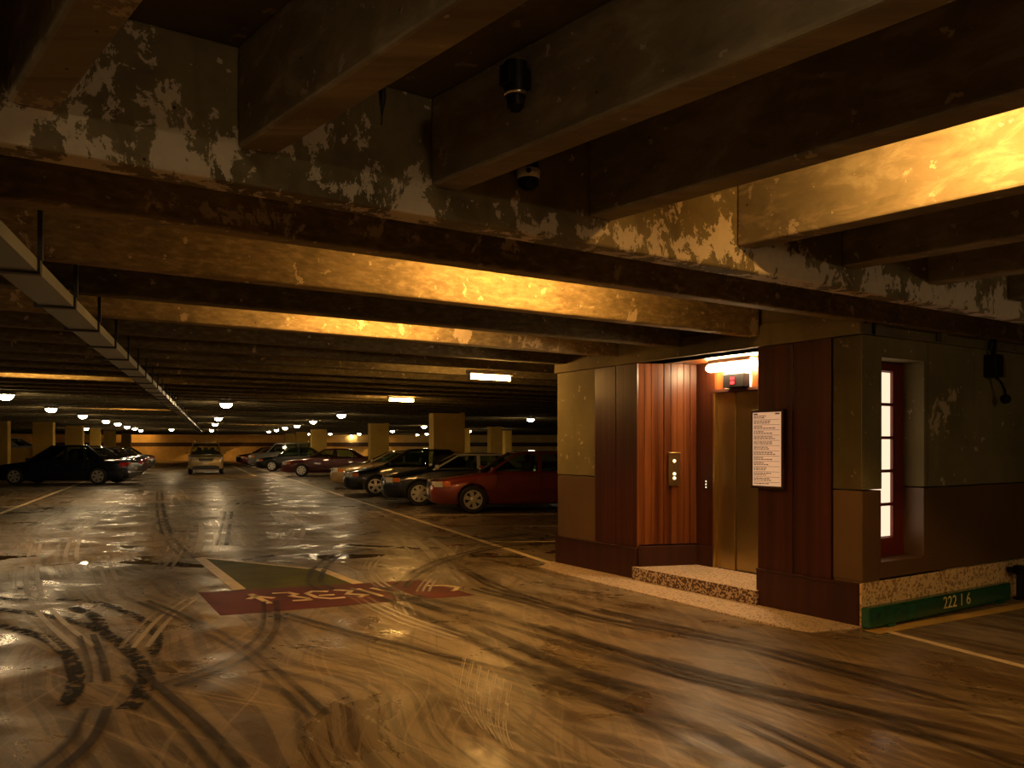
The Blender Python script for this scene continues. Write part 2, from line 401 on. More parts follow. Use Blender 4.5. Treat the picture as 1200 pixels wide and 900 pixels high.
# near joists that frame into the girder and run back over the camera
JD = Vector((.670, -.742))
jl = ['leftmost near joist running up out of frame', 'near joist with wavy board marks', 'near joist carrying the black cylinder camera', 'dark near joist before the brightly lit one',
      'brightly lit near joist with orange glow', 'near joist just beyond the brightly lit one', 'near joist with reddish flaked paint', 'farthest right near joist above the wall box']
NJ = []
for i, px in enumerate([8, 278, 505, 690, 863, 986, 1086, 1180]):
    a = (px - 600) / F; D = 3.27 / (CU - a * SU); p = Vector((a * D, D))
    ux = Vector((CU, SU)) * (.15 / .99)
    L = 13.0; q = p + JD * L
    o = MB().prism([p, p + ux, q + ux, q], 2.74, 3.15).build('near_joist', M['joist_near'], bevel=.014)
    tag(o, 'concrete ' + jl[i], 'joist', 'joists framing into the near girder', 'structure'); NJ.append((p, ux))
for i in range(1, 6):      # joists further left, out of frame, that shade the same slab
    p = Vector(NJ[0][0]) - Vector((CU, SU)) * (.97 * i); ux = NJ[0][1]; q = p + JD * 13
    o = MB().prism([p, p + ux, q + ux, q], 2.74, 3.15).build('near_joist', M['joist_near'])
    tag(o, 'concrete near joist left of the frame', 'joist', 'joists framing into the near girder', 'structure')

# piers between parking bays
def pier(x0, x1, D, lab, d=.55):
    s = -.38 * d
    o = MB().prism([(x0, D), (x1, D), (x1 + s, D + d), (x0 + s, D + d)], 0, 3.15).build('pier', M['pier'], bevel=.02)
    return tag(o, lab, 'pillar', 'ochre piers between parking bays', 'structure')
def pier_px(a, b, D, lab, d=.55): return pier(at(a, D).x, at(b, D).x, D, lab, d)
pier_px(508, 545, 26, 'wide ochre pier above the silver-roofed car')
pier_px(434, 456, 38, 'ochre pier above the black sedan roof')
pier_px(365, 383, 52, 'ochre pier behind the maroon sedan')
pier_px(347, 361, 62, 'ochre pier far along the right row')
pier_px(334, 345, 72, 'ochre pier farthest along the right row')
pier_px(575, 589, 45, 'ochre pier above the red sedan bonnet, second row')
pier_px(592, 600, 56, 'narrow pier just right of the second row pier')
pier_px(541, 551, 50, 'pier peeping out right of the widest pier')
pier_px(-24, 9, 34.5, 'dark pier at the left edge above the navy sedan')
pier_px(38, 62, 36, 'ochre pier above the navy sedan windscreen')
pier_px(76, 97, 43, 'shaded pier above the navy sedan rear door')
pier_px(105, 117, 50, 'shaded pier beyond the navy sedan boot')
pier_px(121, 135, 58, 'lit ochre pier near the far left row')
pier_px(142, 153, 68, 'farthest pier of the left row')
para = MB().box(-46, -21.8, 36.2, 36.4, 0, 1.42).build('wall_parapet', M['pier']); tag(para, 'low ochre parapet wall behind the navy sedan', 'wall', kind='structure')
ramp = MB().box(-46, -23.2, 37.5, 46, 0, .55).build('floor_ramp', M['pier']); tag(ramp, 'raised ramp deck behind the low parapet', 'ramp', kind='structure')

# ---------------------------------------------------------------- lift lobby building (u,n coordinates)
nK, nL, nA, nB = 4.09, 8.51, 6.93, 5.19
wf = tag(empty('wall_front', (0,0,0), TH), 'timber and concrete front wall of the lift lobby', 'wall', kind='structure')
def fr(name, n0, n1, z0, z1, mat, dep=0.0, back=.25, bevel=.006):
    return MB().box(U0 - dep, U0 + back, n0, n1, z0, z1).build(name, mat, wf, bevel=bevel)
nP = 4.37; nQ = 7.72
fr('concrete_panel', nK + .001, nP, 1.17, 2.5, M['wall_conc']); fr('concrete_panel', nQ, nL, 1.17, 2.5, M['wall_conc'])
fr('painted_dado', nK + .001, nP, .36, 1.16, M['dado'], -.006); fr('painted_dado', nQ, nL, .36, 1.16, M['dado'], -.006)
fr('timber_panel', nP + .012, 4.78, .36, 2.5, M['wood_dark'], .012); fr('timber_panel', 4.79, nB, .36, 2.5, M['wood_dark'], .012)
fr('timber_panel', nA, 7.30, .36, 2.5, M['wood_dark'], .012); fr('timber_panel', 7.31, nQ - .012, .36, 2.5, M['wood_dark'], .012)
fr('baseboard', nK + .002, nB, 0, .36, M['wood_base'], .035); fr('baseboard', nA, nL, 0, .36, M['wood_base'], .035)
fr('baseboard_cap', nA, nL, .345, .365, M['wood_base'], .045); fr('baseboard_cap', nK + .002, nB, .345, .365, M['wood_base'], .045)
fr('panel_edge', nA - .003, nA, .36, 2.5, M['wood'], .013, .02, 0)
lint = MB().box(U0 - .05, U0 + .3, nK - .02, nL, 2.5, 2.71).build('lintel_beam', M['lintel'], un=True, bevel=.01)
tag(lint, 'olive concrete lintel band above the timber panels', 'lintel', kind='structure')
up = MB().box(U0 + .0, U0 + .3, nK, nL, 2.71, 3.15).build('wall_upper', M['lintel'], un=True); tag(up, 'concrete wall strip between lintel and slab', 'wall', kind='structure')

# recess: splayed timber reveal, door wall, soffit
UD = 6.86; nC = 6.685
rec = tag(empty('wall_recess', (0,0,0), TH), 'recessed timber lift lobby with lit reveal', 'wall', kind='structure')
A, Cc = Vector((U0, nA)), Vector((UD, nC)); sd = (Cc - A); out = Vector((sd.y, -sd.x)).normalized() * -1
nb = 9
for i in range(nb):     # vertical boards of the splayed reveal
    g0, g1 = i / nb, (i + 1) / nb - (.012 if i in (3,) else .004)
    p0, p1 = A + sd * g0, A + sd * g1
    dp = .004 * ((i * 7) % 3)
    pts = [p0 - out * 0, p1, p1 + out * (.2), p0 + out * (.2)]
    nrm = Vector((-sd.y, sd.x)).normalized()
    if nrm.y < 0: nrm = -nrm
    pts = [p0 - nrm * dp, p1 - nrm * dp, p1 + nrm * .15, p0 + nrm * .15]
    MB().prism(pts, .40, 2.5).build('reveal_board', M['wood'], rec, bevel=.003)
nrm = Vector((-sd.y, sd.x)).normalized(); nrm = nrm if nrm.y > 0 else -nrm
MB().prism([A - nrm*.03, Cc - nrm*.03, Cc + nrm*.15, A + nrm*.15], .15, .385).build('baseboard', M['wood_base'], rec, bevel=.006)
MB().box(UD, UD + .2, 6.40, nC + .1, .15, 2.5).build('door_wall', M['wood_dark'], rec)
MB().box(UD - .02, UD, 6.42, nC, .15, .385).build('baseboard', M['wood_base'], rec)
MB().box(UD, UD + .2, 4.9, 6.40, 2.165, 2.5).build('header_panel', M['wood'], rec)
MB().box(UD, UD + .2, 4.9, 5.30, .15, 2.165).build('door_wall', M['wood_dark'], rec)
MB().box(U0 + .25, UD + .2, nB - .2, nB, .15, 2.5).build('side_wall', M['wood_dark'], rec)
MB().box(U0, UD + .2, 4.9, 7.1, 2.5, 2.6).build('soffit', M['wood'], rec)
door = tag(empty('door_1', (0,0,0), TH), 'brushed bronze lift door in the lit recess', 'door', kind='structure')
MB().box(UD + .03, UD + .06, 6.13, 6.385, .155, 2.15).build('door_leaf', M['door_metal'], door, bevel=.004)
MB().box(UD + .05, UD + .08, 5.3, 6.127, .155, 2.15).build('door_leaf', M['door_metal'], door, bevel=.004)
MB().box(UD - .02, UD + .07, 6.385, 6.415, .15, 2.16).build('door_jamb', M['brass'], door, bevel=.003)
MB().box(UD - .03, UD + .07, 5.3, 6.42, 2.15, 2.185).build('door_head', M['wood_base'], door, bevel=.003)
MB().box(UD + .1, UD + .3, 5.2, 6.5, .0, 2.3).build('shaft_back', M['trim_dark'], door)
step = MB().box(U0 - .07, UD + .03, nB - .03, nA + .02, .0, .15).build('floor_step', M['terrazzo_riser'], un=True, bevel=.006)
tag(step, 'speckled stone step at the lift doorway', 'step', kind='structure')
MB().box(U0 - .072, UD + .0, nB - .032, nA + .022, .1501, .153).build('step_tread', M['terrazzo'], step, bevel=.001)
strip = MB().prism([(U0, 4.06), (5.62, 4.2), (5.56, 4.5), (5.64, 7.4), (5.72, 8.3), (U0, 8.6)], 0, .012).build('floor_apron', M['terrazzo'], un=True)
tag(strip, 'speckled stone apron strip along the lift front', 'kerb', kind='structure')

# right side wall with deep window
u1e = 13.0
wrt = tag(empty('wall_right', (0,0,0), TH), 'concrete side wall of the lift lobby with brown dado', 'wall', kind='structure')
wu0, wu1, wz0, wz1 = U0 + .29, U0 + .955, .53, 2.32
def rw(name, u0, u1, z0, z1, mat, dep=0.0, bevel=.006, back=.28):
    return MB().box(u0, u1, nK - dep, nK + back, z0, z1).build(name, mat, wrt, bevel=bevel)
rw('concrete_panel', U0, wu0, 1.17, 2.5, M['wall_conc']); rw('concrete_panel', wu1, wu1 + .055, 1.17, 2.5, M['wall_conc'], -.004)
rw('concrete_panel', wu1 + .06, u1e, 1.17, 2.5, M['wall_conc']); rw('concrete_panel', wu0, wu1, wz1, 2.5, M['wall_conc'])
rw('painted_dado', U0, wu0, .385, 1.16, M['dado'], -.006); rw('painted_dado', wu1, u1e, .385, 1.16, M['dado'], -.006); rw('painted_dado', wu0, wu1, .385, wz0, M['dado'], -.006)
rw('stone_plinth', U0 - .035, U0 + 1.26, .0, .375, M['plinth'], .02, back=0); rw('stone_plinth', U0 + 1.285, u1e, .0, .375, M['plinth'], .02)
rw('ledge', U0 - .05, u1e, 2.5, 2.515, M['lintel'], .03, .002); rw('upper_band', U0, u1e, 2.515, 2.60, M['lintel'], -.01)
win = tag(empty('window_1', (0,0,0), TH), 'tall narrow lit window with red frame', 'window', kind='structure')
wn = nK + .205
fx0, fx1 = wu0 - .3, wu1 - .04
fm = MB()
px1 = U0 + .79     # right edge of the lit panes
fm.box(px1, wu1 + .0, wn, wn + .05, wz0, wz1)
fm.box(wu0 - .1, px1, wn, wn + .05, wz0, .70); fm.box(wu0 - .1, px1, wn, wn + .05, 2.235, wz1)
ph = (2.235 - .70) / 5
for i in range(1, 5): fm.box(wu0 - .1, px1, wn, wn + .05, .70 + ph*i - .014, .70 + ph*i + .014)
fm.build('window_frame', M['redframe'], win, bevel=.004)
for i in range(5): MB().box(wu0 - .1, px1, wn + .03, wn + .04, .70 + ph*i + .01, .70 + ph*(i+1) - .01).build('pane', M['pane'], win)
bk = MB().box(U0 + .3, u1e, nL - .25, nL, 0, 3.15).build('wall_lobby_rear', M['wall_conc'], un=True); tag(bk, 'hidden rear wall of the lift lobby', 'wall', kind='structure')

# ---------------------------------------------------------------- floor paint
def flat(name, pts, z, mat):
    return MB().prism([(p.x, p.y) for p in pts], z - .002, z).build(name, mat, floor)
def seg(name, a, b, w, z, mat):
    d = (b - a); d.z = 0; d.normalize(); s = Vector((-d.y, d.x, 0)) * w / 2
    return flat(name, [a - s, b - s, b + s, a + s], z, mat)
seg('aisle_line', G(652, 662), G(262, 536), .10, .002, M['cream'])
seg('aisle_line', at(300, 40), at(272, 60), .12, .002, M['cream'])
seg('aisle_line', G(-40, 617), G(100, 564), .11, .002, M['cream'])
for a, b in (((485, 604), (700, 602)), ((522, 617), (700, 616)), ((518, 617), (660, 616)), ((575, 635), (700, 634)), ((444, 587), (520, 586)), ((395, 574), (470, 573)),
             ((-60, 583), (44, 584)), ((-60, 592), (17, 594))):
    seg('bay_line', G(*a), G(*b), .09, .0022, M['cream'])
for D in (31, 35, 43, 47): seg('bay_line', Vector((-2.66 - .417*(D-18) , D, 0)), Vector((-2.66 - .417*(D-18) + 5, D + .6, 0)), .09, .0022, M['cream'])
seg('kerb_line', G(1040, 740), G(1230, 789), .07, .0022, M['cream'])
seg('kerb_stripe', G(1022, 741), G(1220, 706), .14, .002, M['yellow'])
flat('olive_panel', [G(240, 655), G(375, 668), G(418, 684), G(281, 692)], .002, M['olive'])
seg('panel_border', G(234, 654), G(281, 691), .13, .004, M['cream']); seg('panel_border', G(236, 653.5), G(362, 666.5), .05, .004, M['cream'])
seg('panel_border', G(373, 666.5), G(420, 684), .12, .0042, M['cream'])
flat('red_band', [G(232, 694.5), G(258.5, 721.5), G(556, 697.5), G(492, 680)], .003, M['redband'])
# worn characters on the red band: built as strokes in the band's own frame (x to the right, y away from the camera)
b0, bx = G(302, 702), (G(470, 693) - G(302, 702)).normalized(); by = Vector((-bx.y, bx.x, 0))
def strokes(x, lines, w=.055):
    mb = MB()
    for ln in lines:
        for (p, q) in zip(ln[:-1], ln[1:]):
            a = b0 + bx*(x + p[0]) + by*p[1]; b = b0 + bx*(x + q[0]) + by*q[1]
            d = (b - a).normalized(); s = Vector((-d.y, d.x, 0))*w/2; a = a - d*w*.35; b = b + d*w*.35
            mb.prism([(v.x, v.y) for v in (a-s, b-s, b+s, a+s)], .003, .0052)
    mb.build('band_character', M['cream'], floor)
sh = lambda pts, k=-.35: [(x + k*y, y) for x, y in pts]
H_ = .26
strokes(.02, [sh([(0,-H_),(0,H_)]), sh([(-.09,H_*.1),(0,H_*.55),(.12,H_*.0)])], .06)
strokes(.34, [sh([(-.09,H_),(.05,H_),(.09,H_*.55),(.0,.05),(.1,-.1),(.09,-H_*.8),(-.06,-H_*.8)])])
strokes(.64, [sh([(.12,H_*.8),(0,H_),(-.1,H_*.6),(-.1,-H_*.4),(0,-H_*.8),(.13,-H_*.7)]), sh([(-.02,.0),(.1,.0)])])
strokes(.95, [sh([(-.07,H_),(.06,H_*.7),(-.06,.0),(.09,-H_*.4),(.0,-H_*.7)])])
strokes(1.14, [sh([(0,-H_*.8),(-.02,H_)])], .05); strokes(1.34, [sh([(.04,-H_*.8),(-.07,H_)])], .05)
strokes(1.98, [sh([(-.1,H_*.9),(.06,H_*.7),(.12,H_*.2),(.0,-.1),(-.04,-H_*.5)])], .05)

# tyre tracks
TZ = [.006]
def smooth_path(pts, k=8):
    out = []; P_ = [pts[0]] + pts + [pts[-1]]
    for i in range(1, len(P_) - 2):
        p0, p1, p2, p3 = P_[i-1:i+3]
        for j in range(k):
            t = j / k
            out.append(.5*((2*p1) + (p2-p0)*t + (2*p0-5*p1+4*p2-p3)*t*t + (3*p1-p0-3*p2+p3)*t**3))
    out.append(pts[-1]); return out
def track(px, w, mat, name='tyre_mark'):
    path = smooth_path([G(*p) for p in px]); z = TZ[0]; TZ[0] += .00012
    m = bpy.data.meshes.new(name); vs = []; fs = []; uvs = []; L = 0
    for i, p in enumerate(path):
        d = path[min(i+1, len(path)-1)] - path[max(i-1, 0)]; d.z = 0; d.normalize(); s = Vector((-d.y, d.x, 0))*w/2
        if i: L += (p - path[i-1]).length
        vs += [(p.x-s.x, p.y-s.y, z), (p.x+s.x, p.y+s.y, z)]; uvs += [(L, 0), (L, 1)]
        if i: fs.append((2*i-2, 2*i, 2*i+1, 2*i-1))
    m.from_pydata(vs, [], fs); ul = m.uv_layers.new(name='UVMap')
    for lp in m.loops: ul.data[lp.index].uv = uvs[lp.vertex_index]
    m.materials.append(mat); o = bpy.data.objects.new(name, m); COL.objects.link(o); o.parent = floor; return o
for px, w in (([(-5,733),(30,741),(62,752),(80,768),(89,790),(86,812),(72,828)], .13), ([(-5,714),(50,721),(100,732),(135,750),(160,772),(171,792),(168,806)], .13),
              ([(66,703),(110,706),(150,718),(178,735),(184,755),(176,768)], .10), ([(86,712),(108,721),(117,730),(120,742)], .13), ([(168,806),(162,820),(148,832)], .15),
              ([(-10,700),(15,703),(50,703)], .12), ([(20,666),(60,663),(95,660)], .12), ([(15,692),(30,690)], .2)):
    track(px, w, M['tread_dark'])
for px, w in (([(150,572),(100,590),(50,612),(28,628),(24,644)], .35), ([(170,578),(120,604),(92,625),(80,650),(88,676)], .4), ([(40,636),(34,668),(38,700),(60,730),(95,760)], .35),
              ([(118,652),(124,675),(138,697)], .35), ([(205,575),(224,598),(238,612),(240,628),(236,648)], .75), ([(188,592),(187,612),(196,632),(212,648)], .5),
              ([(222,590),(250,606),(278,622),(290,640)], .5), ([(285,585),(268,600),(290,625)], .5), ([(225,700),(190,725),(160,760)], .3), ([(215,630),(205,650),(192,668)], .3),
              ([(505,648),(515,662),(528,672),(540,684)], .22), ([(530,640),(522,660),(535,680)], .35), ([(446,652),(434,664),(440,680),(468,696),(520,712)], .22),
              ([(462,693),(470,706),(480,722)], .22), ([(405,690),(440,710),(480,728),(540,748)], .25), ([(430,600),(470,620),(500,640),(515,655)], .9), ([(330,600),(345,620),(335,640)], .6),
              ([(560,640),(530,660),(505,682),(497,694)], .2)):
    track(px, w, M['skid_light'])
for px, w in (([(660,636),(590,641),(530,655),(490,672),(470,690)], .3), ([(436,644),(400,650),(380,664),(372,682),(388,692)], .3), ([(440,690),(520,722),(620,768),(740,820),(900,905)], .5),
              ([(330,720),(420,745),(520,770),(640,800),(800,850)], .22), ([(480,700),(600,730),(760,775),(980,830),(1210,880)], .45), ([(560,690),(700,725),(880,760),(1210,850)], .25),
              ([(520,655),(545,668),(590,690),(680,720)], .2), ([(170,705),(240,735),(300,770),(380,840)], .2), ([(320,705),(318,740),(280,775),(200,805)], .25), ([(600,780),(720,800),(860,840),(1000,905)], .25),
              ([(640,735),(800,790),(1000,835),(1210,905)], .2), ([(700,715),(860,750),(1040,790),(1210,822)], .18), ([(188,575),(190,600),(200,630),(225,655)], .3), ([(270,600),(262,640)], .3),
              ([(120,830),(100,870),(60,905)], .25), ([(160,790),(230,850),(280,905)], .25), ([(105,745),(118,780),(120,800)], .2), ([(660,630),(600,634),(560,640)], .3), ([(620,626),(560,632),(500,630)], .35)):
    track(px, w, M['skid_dark'])
for i in range(7):    # crossed tread print
    track([(545 + i*9, 772 + i*5), (538 + i*9, 815 + i*6), (552 + i*8, 845 + i*6)], .035, M['sheen'])
for i in range(4): track([(530, 790 + i*14), (565, 802 + i*15), (605, 815 + i*16)], .03, M['sheen'])

# ---------------------------------------------------------------- lamps
def dome_proto():
    r = empty('dome_lamp', (0,0,0))
    MB().lathe([(.0,.10),(.16,.10),(.16,.055),(.135,.05),(.0,.05)], 24).build('lamp_base', M['white_paint'], r, smooth=True, autosmooth=30)
    MB().lathe([(.135,.055),(.13,.02),(.105,-.02),(.06,-.045),(.0,-.055)], 24).build('diffuser', M['dome'], r, smooth=True)
    MB().lathe([(.165,.062),(.17,.066),(.17,.09),(.165,.094)], 24, caps=False).build('rim', M['trim_dark'], r, smooth=True)
    return r
dome0 = dome_proto(); used = [False]
def dome(x, y, label, group, z=2.50):
    o = copy_tree(dome0) if used[0] else dome0
    used[0] = True; o.location = (x, y, z); tag(o, label, 'lamp', group); return o
def dome_px(px, py, label, group, dz=.95):
    D = F*dz/(YH - py); p = at(px, D); nn = -p.x*SU + p.y*CU
    js = [j for j in joist_n if j < 78]; j = min(js, key=lambda q: abs(q + .065 - nn)) + .065
    p = p * (j/nn); return dome(p.x, p.y, label, group, 2.5)
for i, (a, b) in enumerate([(7,467),(60,481),(97,489),(124,495),(138,498),(149,501),(158,503),(165,505)]):
    dome_px(a, b, 'glowing dome lamp over the left parked cars, %s from the left edge' % ORD[i], 'dome lamps over the left row')
for i, (a, b) in enumerate([(265,475),(256,492),(252,498),(248,505)]):
    dome_px(a, b, 'glowing dome lamp over the drive above the oncoming car, %s down the line' % ORD[i], 'dome lamps over the drive')
for i, (a, b) in enumerate([(400,488),(367,495),(348,500),(334,502.5),(324,504.5),(315,506.5)]):
    dome_px(a, b, 'glowing dome lamp along the right row, %s going away' % ORD[i], 'dome lamps over the right row')
for a, b, l in ((622,493,'glowing dome lamp nearest the lift wall, above the red sedan roof'), (586,504,'glowing dome lamp over the second row pier'), (550,506,'small dome lamp right beside the widest pier'),
                (497,501,'dome lamp partly cut by the left edge of the widest pier'), (500,509,'tiny dome lamp low left of the widest pier'), (489,510,'tiny dome lamp second left of the widest pier'),
                (460,506,'dome lamp just right of the pier over the black sedan'), (421,509,'tiny dome lamp right of a pair near the tan sedan'), (412,511,'tiny dome lamp left of a pair near the tan sedan'),
                (387,509,'dome lamp beside the pier above the maroon sedan'), (361,509,'faint small dome lamp between two far piers'), (201,504,'lone dome lamp above the far wall left of the oncoming car'), (101,503,'small dome lamp below the left row line')):
    dome_px(a, b, l, 'scattered far dome lamps')
for x, y, l in ((-3.6,-1.2,'dome lamp behind the viewpoint at left'), (6.1,3.1,'dome lamp right of the frame by the lobby side wall'), (1.2,-3.4,'dome lamp straight behind the viewpoint'), (-5.6,1.9,'dome lamp left of the frame by the nearest joists')):
    dome(x, y, l, 'dome lamps out of frame', 2.64)
for i_, L_ in ((0, 2.7), (1, 2.9)):
    q = (NJ[i_][0] + NJ[i_+1][0] + NJ[i_][1])/2 + JD*L_
    dome(q.x, q.y, ['dome lamp overhead between the two leftmost near joists', 'dome lamp overhead between the second and third near joists'][i_], 'dome lamps out of frame', 3.09).scale = (.55,.55,.6)
dome(-9.0, 5.2, 'dome lamp left of the frame above the near bays', 'dome lamps out of frame')
def tube_proto():
    r = empty('tube_lamp', (0,0,0))
    MB().box(-.62,.62,-.06,.06,.04,.09).build('housing', M['white_paint'], r, bevel=.006)
    MB().tube([(-.58,0,0),(.58,0,0)], .028, 12).build('tube', M['tube'], r, smooth=True, autosmooth=40)
    for s in (-1, 1): MB().box(s*.59-.02, s*.59+.02, -.03, .03, -.035, .045).build('socket', M['white_paint'], r)
    return r
tube0 = tube_proto(); tused = [False]
def tubel(u, n, z, label, ang=TH, sx=1.0):
    o = copy_tree(tube0) if tused[0] else tube0
    tused[0] = True; o.location = W(u, n, z); o.rotation_euler = (0,0,ang); o.scale = (sx,1,1); tag(o, label, 'lamp', 'fluorescent tube lamps between joists'); return o
tubel(3.2, 4.48, 3.05, 'tube lamp hidden above the second joist, lighting the broad orange joist')
tubel(3.0, 6.6, 3.05, 'tube lamp hidden behind the dark joist, lighting the flaked orange joist')
tubel(3.38, 1.5, 3.05, 'tube lamp between near joists, lighting the bright joist at upper right', math.atan2(-.742,.670))
tubel(.4, 13.95, 3.05, 'tube lamp lighting the thin bright joist at far left')
tubel(-3.5, -2.0, 3.05, 'tube lamp behind the viewpoint between near joists', math.atan2(-.742,.670))
tubel(3.6, -3.0, 3.05, 'tube lamp behind the viewpoint on the right', math.atan2(-.742,.670))
tubel(3.3, 25.3, 3.05, 'tube lamp lighting a thin bright joist beyond the duct')
tubel(11.1, 40.9, 3.05, 'tube lamp lighting a far bright joist over the drive')
for i_, x_ in enumerate((-37, -33, -29, -25, -20, -14)):  # unseen tubes added between joists to brighten the far wall
    kk_ = int((78.2*CU - x_*SU - 7.21 - .585)/1.04); n_ = 7.21 + 1.04*kk_ + .585; D_ = (n_ + SU*x_)/CU
    tubel(x_*CU + D_*SU, n_, 3.05, 'unseen tube lamp added to wash the far end wall, %s from the left' % ORD[i_])
p = at(574, 10.8); uu, nn = p.x*CU + p.y*SU, -p.x*SU + p.y*CU
tubel(uu, nn, 2.47, 'long glowing tube lamp left of the lift wall, nearer one', sx=.55)
p = at(470, 17.2); uu, nn = p.x*CU + p.y*SU, -p.x*SU + p.y*CU
tubel(uu, nn, 2.53, 'long glowing tube lamp above the black sedan, farther one', sx=.5)
# lift doorway lamp
ll = tag(empty('lift_lamp', W(UD - .14, 6.03, 2.42), TH), 'bright tube lamp under the soffit over the lift door', 'lamp')
MB().box(-.05,.09,-.30,.30,.04,.075).build('housing', M['white_paint'], ll, bevel=.006)
MB().tube([(0,-.36,0),(0,-.345,0),(0,-.31,0),(0,.31,0),(0,.345,0),(0,.36,0)], [.01,.032,.046,.046,.032,.01], 16).build('diffuser', M['lift_tube'], ll, smooth=True)

# ---------------------------------------------------------------- lift fittings, sign, wall devices
ind = tag(empty('floor_indicator', W(UD - .001, 6.05, 2.19), TH), 'black floor indicator with red digit above the lift door', 'indicator')
MB().box(-.012,0,-.19,.19,-.005,.25).build('backing_plate', M['white_ring'], ind, bevel=.003)
MB().box(-.11,-.013,-.17,.13,.0,.15).build('housing', M['black'], ind, bevel=.006)
lg = MB()
for z in (.05, .098): lg.box(-.116,-.111,-.035,.015,z-.014,z+.014)
lg.box(-.1155,-.1115,-.012,-.008,.03,.11)
lg.build('digit', M['led'], ind)
mid = A + sd*.60
cp_ang = math.atan2(sd.y, sd.x) + TH
cp = tag(empty('call_panel', W(mid.x, mid.y, 0) + (-(Vector((nrm.x*CU - nrm.y*SU, nrm.x*SU + nrm.y*CU, 0))))*.012 + Vector((0,0,1.27)), cp_ang), 'brass lift call panel with lit buttons on timber reveal', 'panel')
MB().box(-.07,.07,-.018,.004,-.19,.19).build('plate', M['brass'], cp, bevel=.003)
MB().box(-.075,.075,-.03,.0,.185,.20).build('top_rail', M['brass'], cp, bevel=.002)
for z in (.10, -.05, -.10): MB().lathe([(.0,-.03),(.016,-.029),(.018,-.016)], 14, axis='y', c=(0,0,z)).build('button', M['button'], cp)
MB().box(-.012,.012,-.024,-.014,.0,.075).build('key_slot', M['brass'], cp, bevel=.002)
hl = tag(empty('hall_lantern', W(UD - .001, 6.53, 1.1), TH), 'three tiny white lights on dark strip beside lift door', 'indicator')
MB().box(-.004,0,-.02,.02,-.06,.06).build('strip', M['trim_dark'], hl)
dts = MB()
for z in (-.034, 0, .034): dts.box(-.007,-.004,-.006,.006,z-.006,z+.006)
dts.build('light_dot', M['button'], hl)
# directory board
nS0, nS1 = nB + .04, nB - .34
sg = tag(empty('directory_board', W(U0 - .013, (nS0+nS1)/2, 1.515), TH), 'white printed directory board in dark frame beside the lift', 'sign')
hw, hh = (nS0 - nS1)/2, .375
fmb = MB().box(-.05,0,-hw,hw,-hh,hh); fmb.build('frame', M['wood_base'], sg, bevel=.006)
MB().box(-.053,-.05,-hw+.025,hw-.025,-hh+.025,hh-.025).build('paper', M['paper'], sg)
ink = MB(); z = hh - .06; rnd = random.Random(3); row = 0
while z > -hh + .045:
    y = hw - .04
    if row % 3 == 2: ink.box(-.0545,-.053,-hw+.04,hw-.04,z-.003,z)
    else:
        end = hw - .04 - rnd.uniform(.10,.24)
        while y > end:
            w = rnd.uniform(.012,.035); ink.box(-.0545,-.053,y-w,y,z-.004,z+.004); y -= w + .008
    z -= .0165; row += 1
ink.box(-.0545,-.053,hw-.085,hw-.04,hh-.047,hh-.034); ink.box(-.0545,-.053,-hw+.04,-hw+.09,hh-.047,hh-.034)
ink.build('print', M['ink'], sg)
# green kerb beam with number
gk0 = W(U0 - .07, nK - .075, 0)
gk = tag(empty('wheel_stop', gk0, TH), 'green painted wheel stop numbered 222 16 by the lobby wall', 'wheel stop')
MB().box(0, 2.36, -.04, .04, .012, .185).build('beam', M['green'], gk, bevel=.014)
for x in (.25, 2.1): MB().box(x, x+.1, -.06, .05, 0, .03).build('foot', M['green'], gk, bevel=.004)
def text_mesh(name, s, size, mat, parent, loc, rot, depth=.001, sx=1.0):
    c = bpy.data.curves.new(name, 'FONT'); c.body = s; c.size = size; c.extrude = depth; c.align_x = 'CENTER'; c.align_y = 'CENTER'
    t = bpy.data.objects.new(name, c); COL.objects.link(t); bpy.context.view_layer.update()
    me = bpy.data.meshes.new_from_object(t.evaluated_get(bpy.context.evaluated_depsgraph_get())); bpy.data.objects.remove(t)
    o = bpy.data.objects.new(name, me); COL.objects.link(o); me.materials.append(mat); o.parent = parent; o.location = loc; o.rotation_euler = rot; o.scale = (sx,1,1); return o
text_mesh('lettering', '222 1 6', .155, M['digit'], gk, (1.36, -.0415, .105), (math.pi/2,0,0), sx=1.0)
# pipe at right end of the wheel stop
pv = tag(empty('standpipe', W(U0 + 2.46, nK - .12, 0), TH), 'dark iron pipe stub at the end of the green wheel stop', 'pipe')
MB().tube([(0,0,0),(0,0,.30)], .035, 12).build('riser', M['black'], pv, smooth=True, autosmooth=40)
MB().tube([(0,0,.24),(-.05,.02,.29),(-.09,.04,.30),(-.09,.075,.30)], .028, 10).build('elbow', M['black'], pv, smooth=True, autosmooth=40)
MB().lathe([(.06,0),(.06,.02),(.04,.03)], 14).build('flange', M['black'], pv); MB().box(-.05,.05,-.05,.05,.30,.34).build('cap', M['black'], pv, bevel=.008)
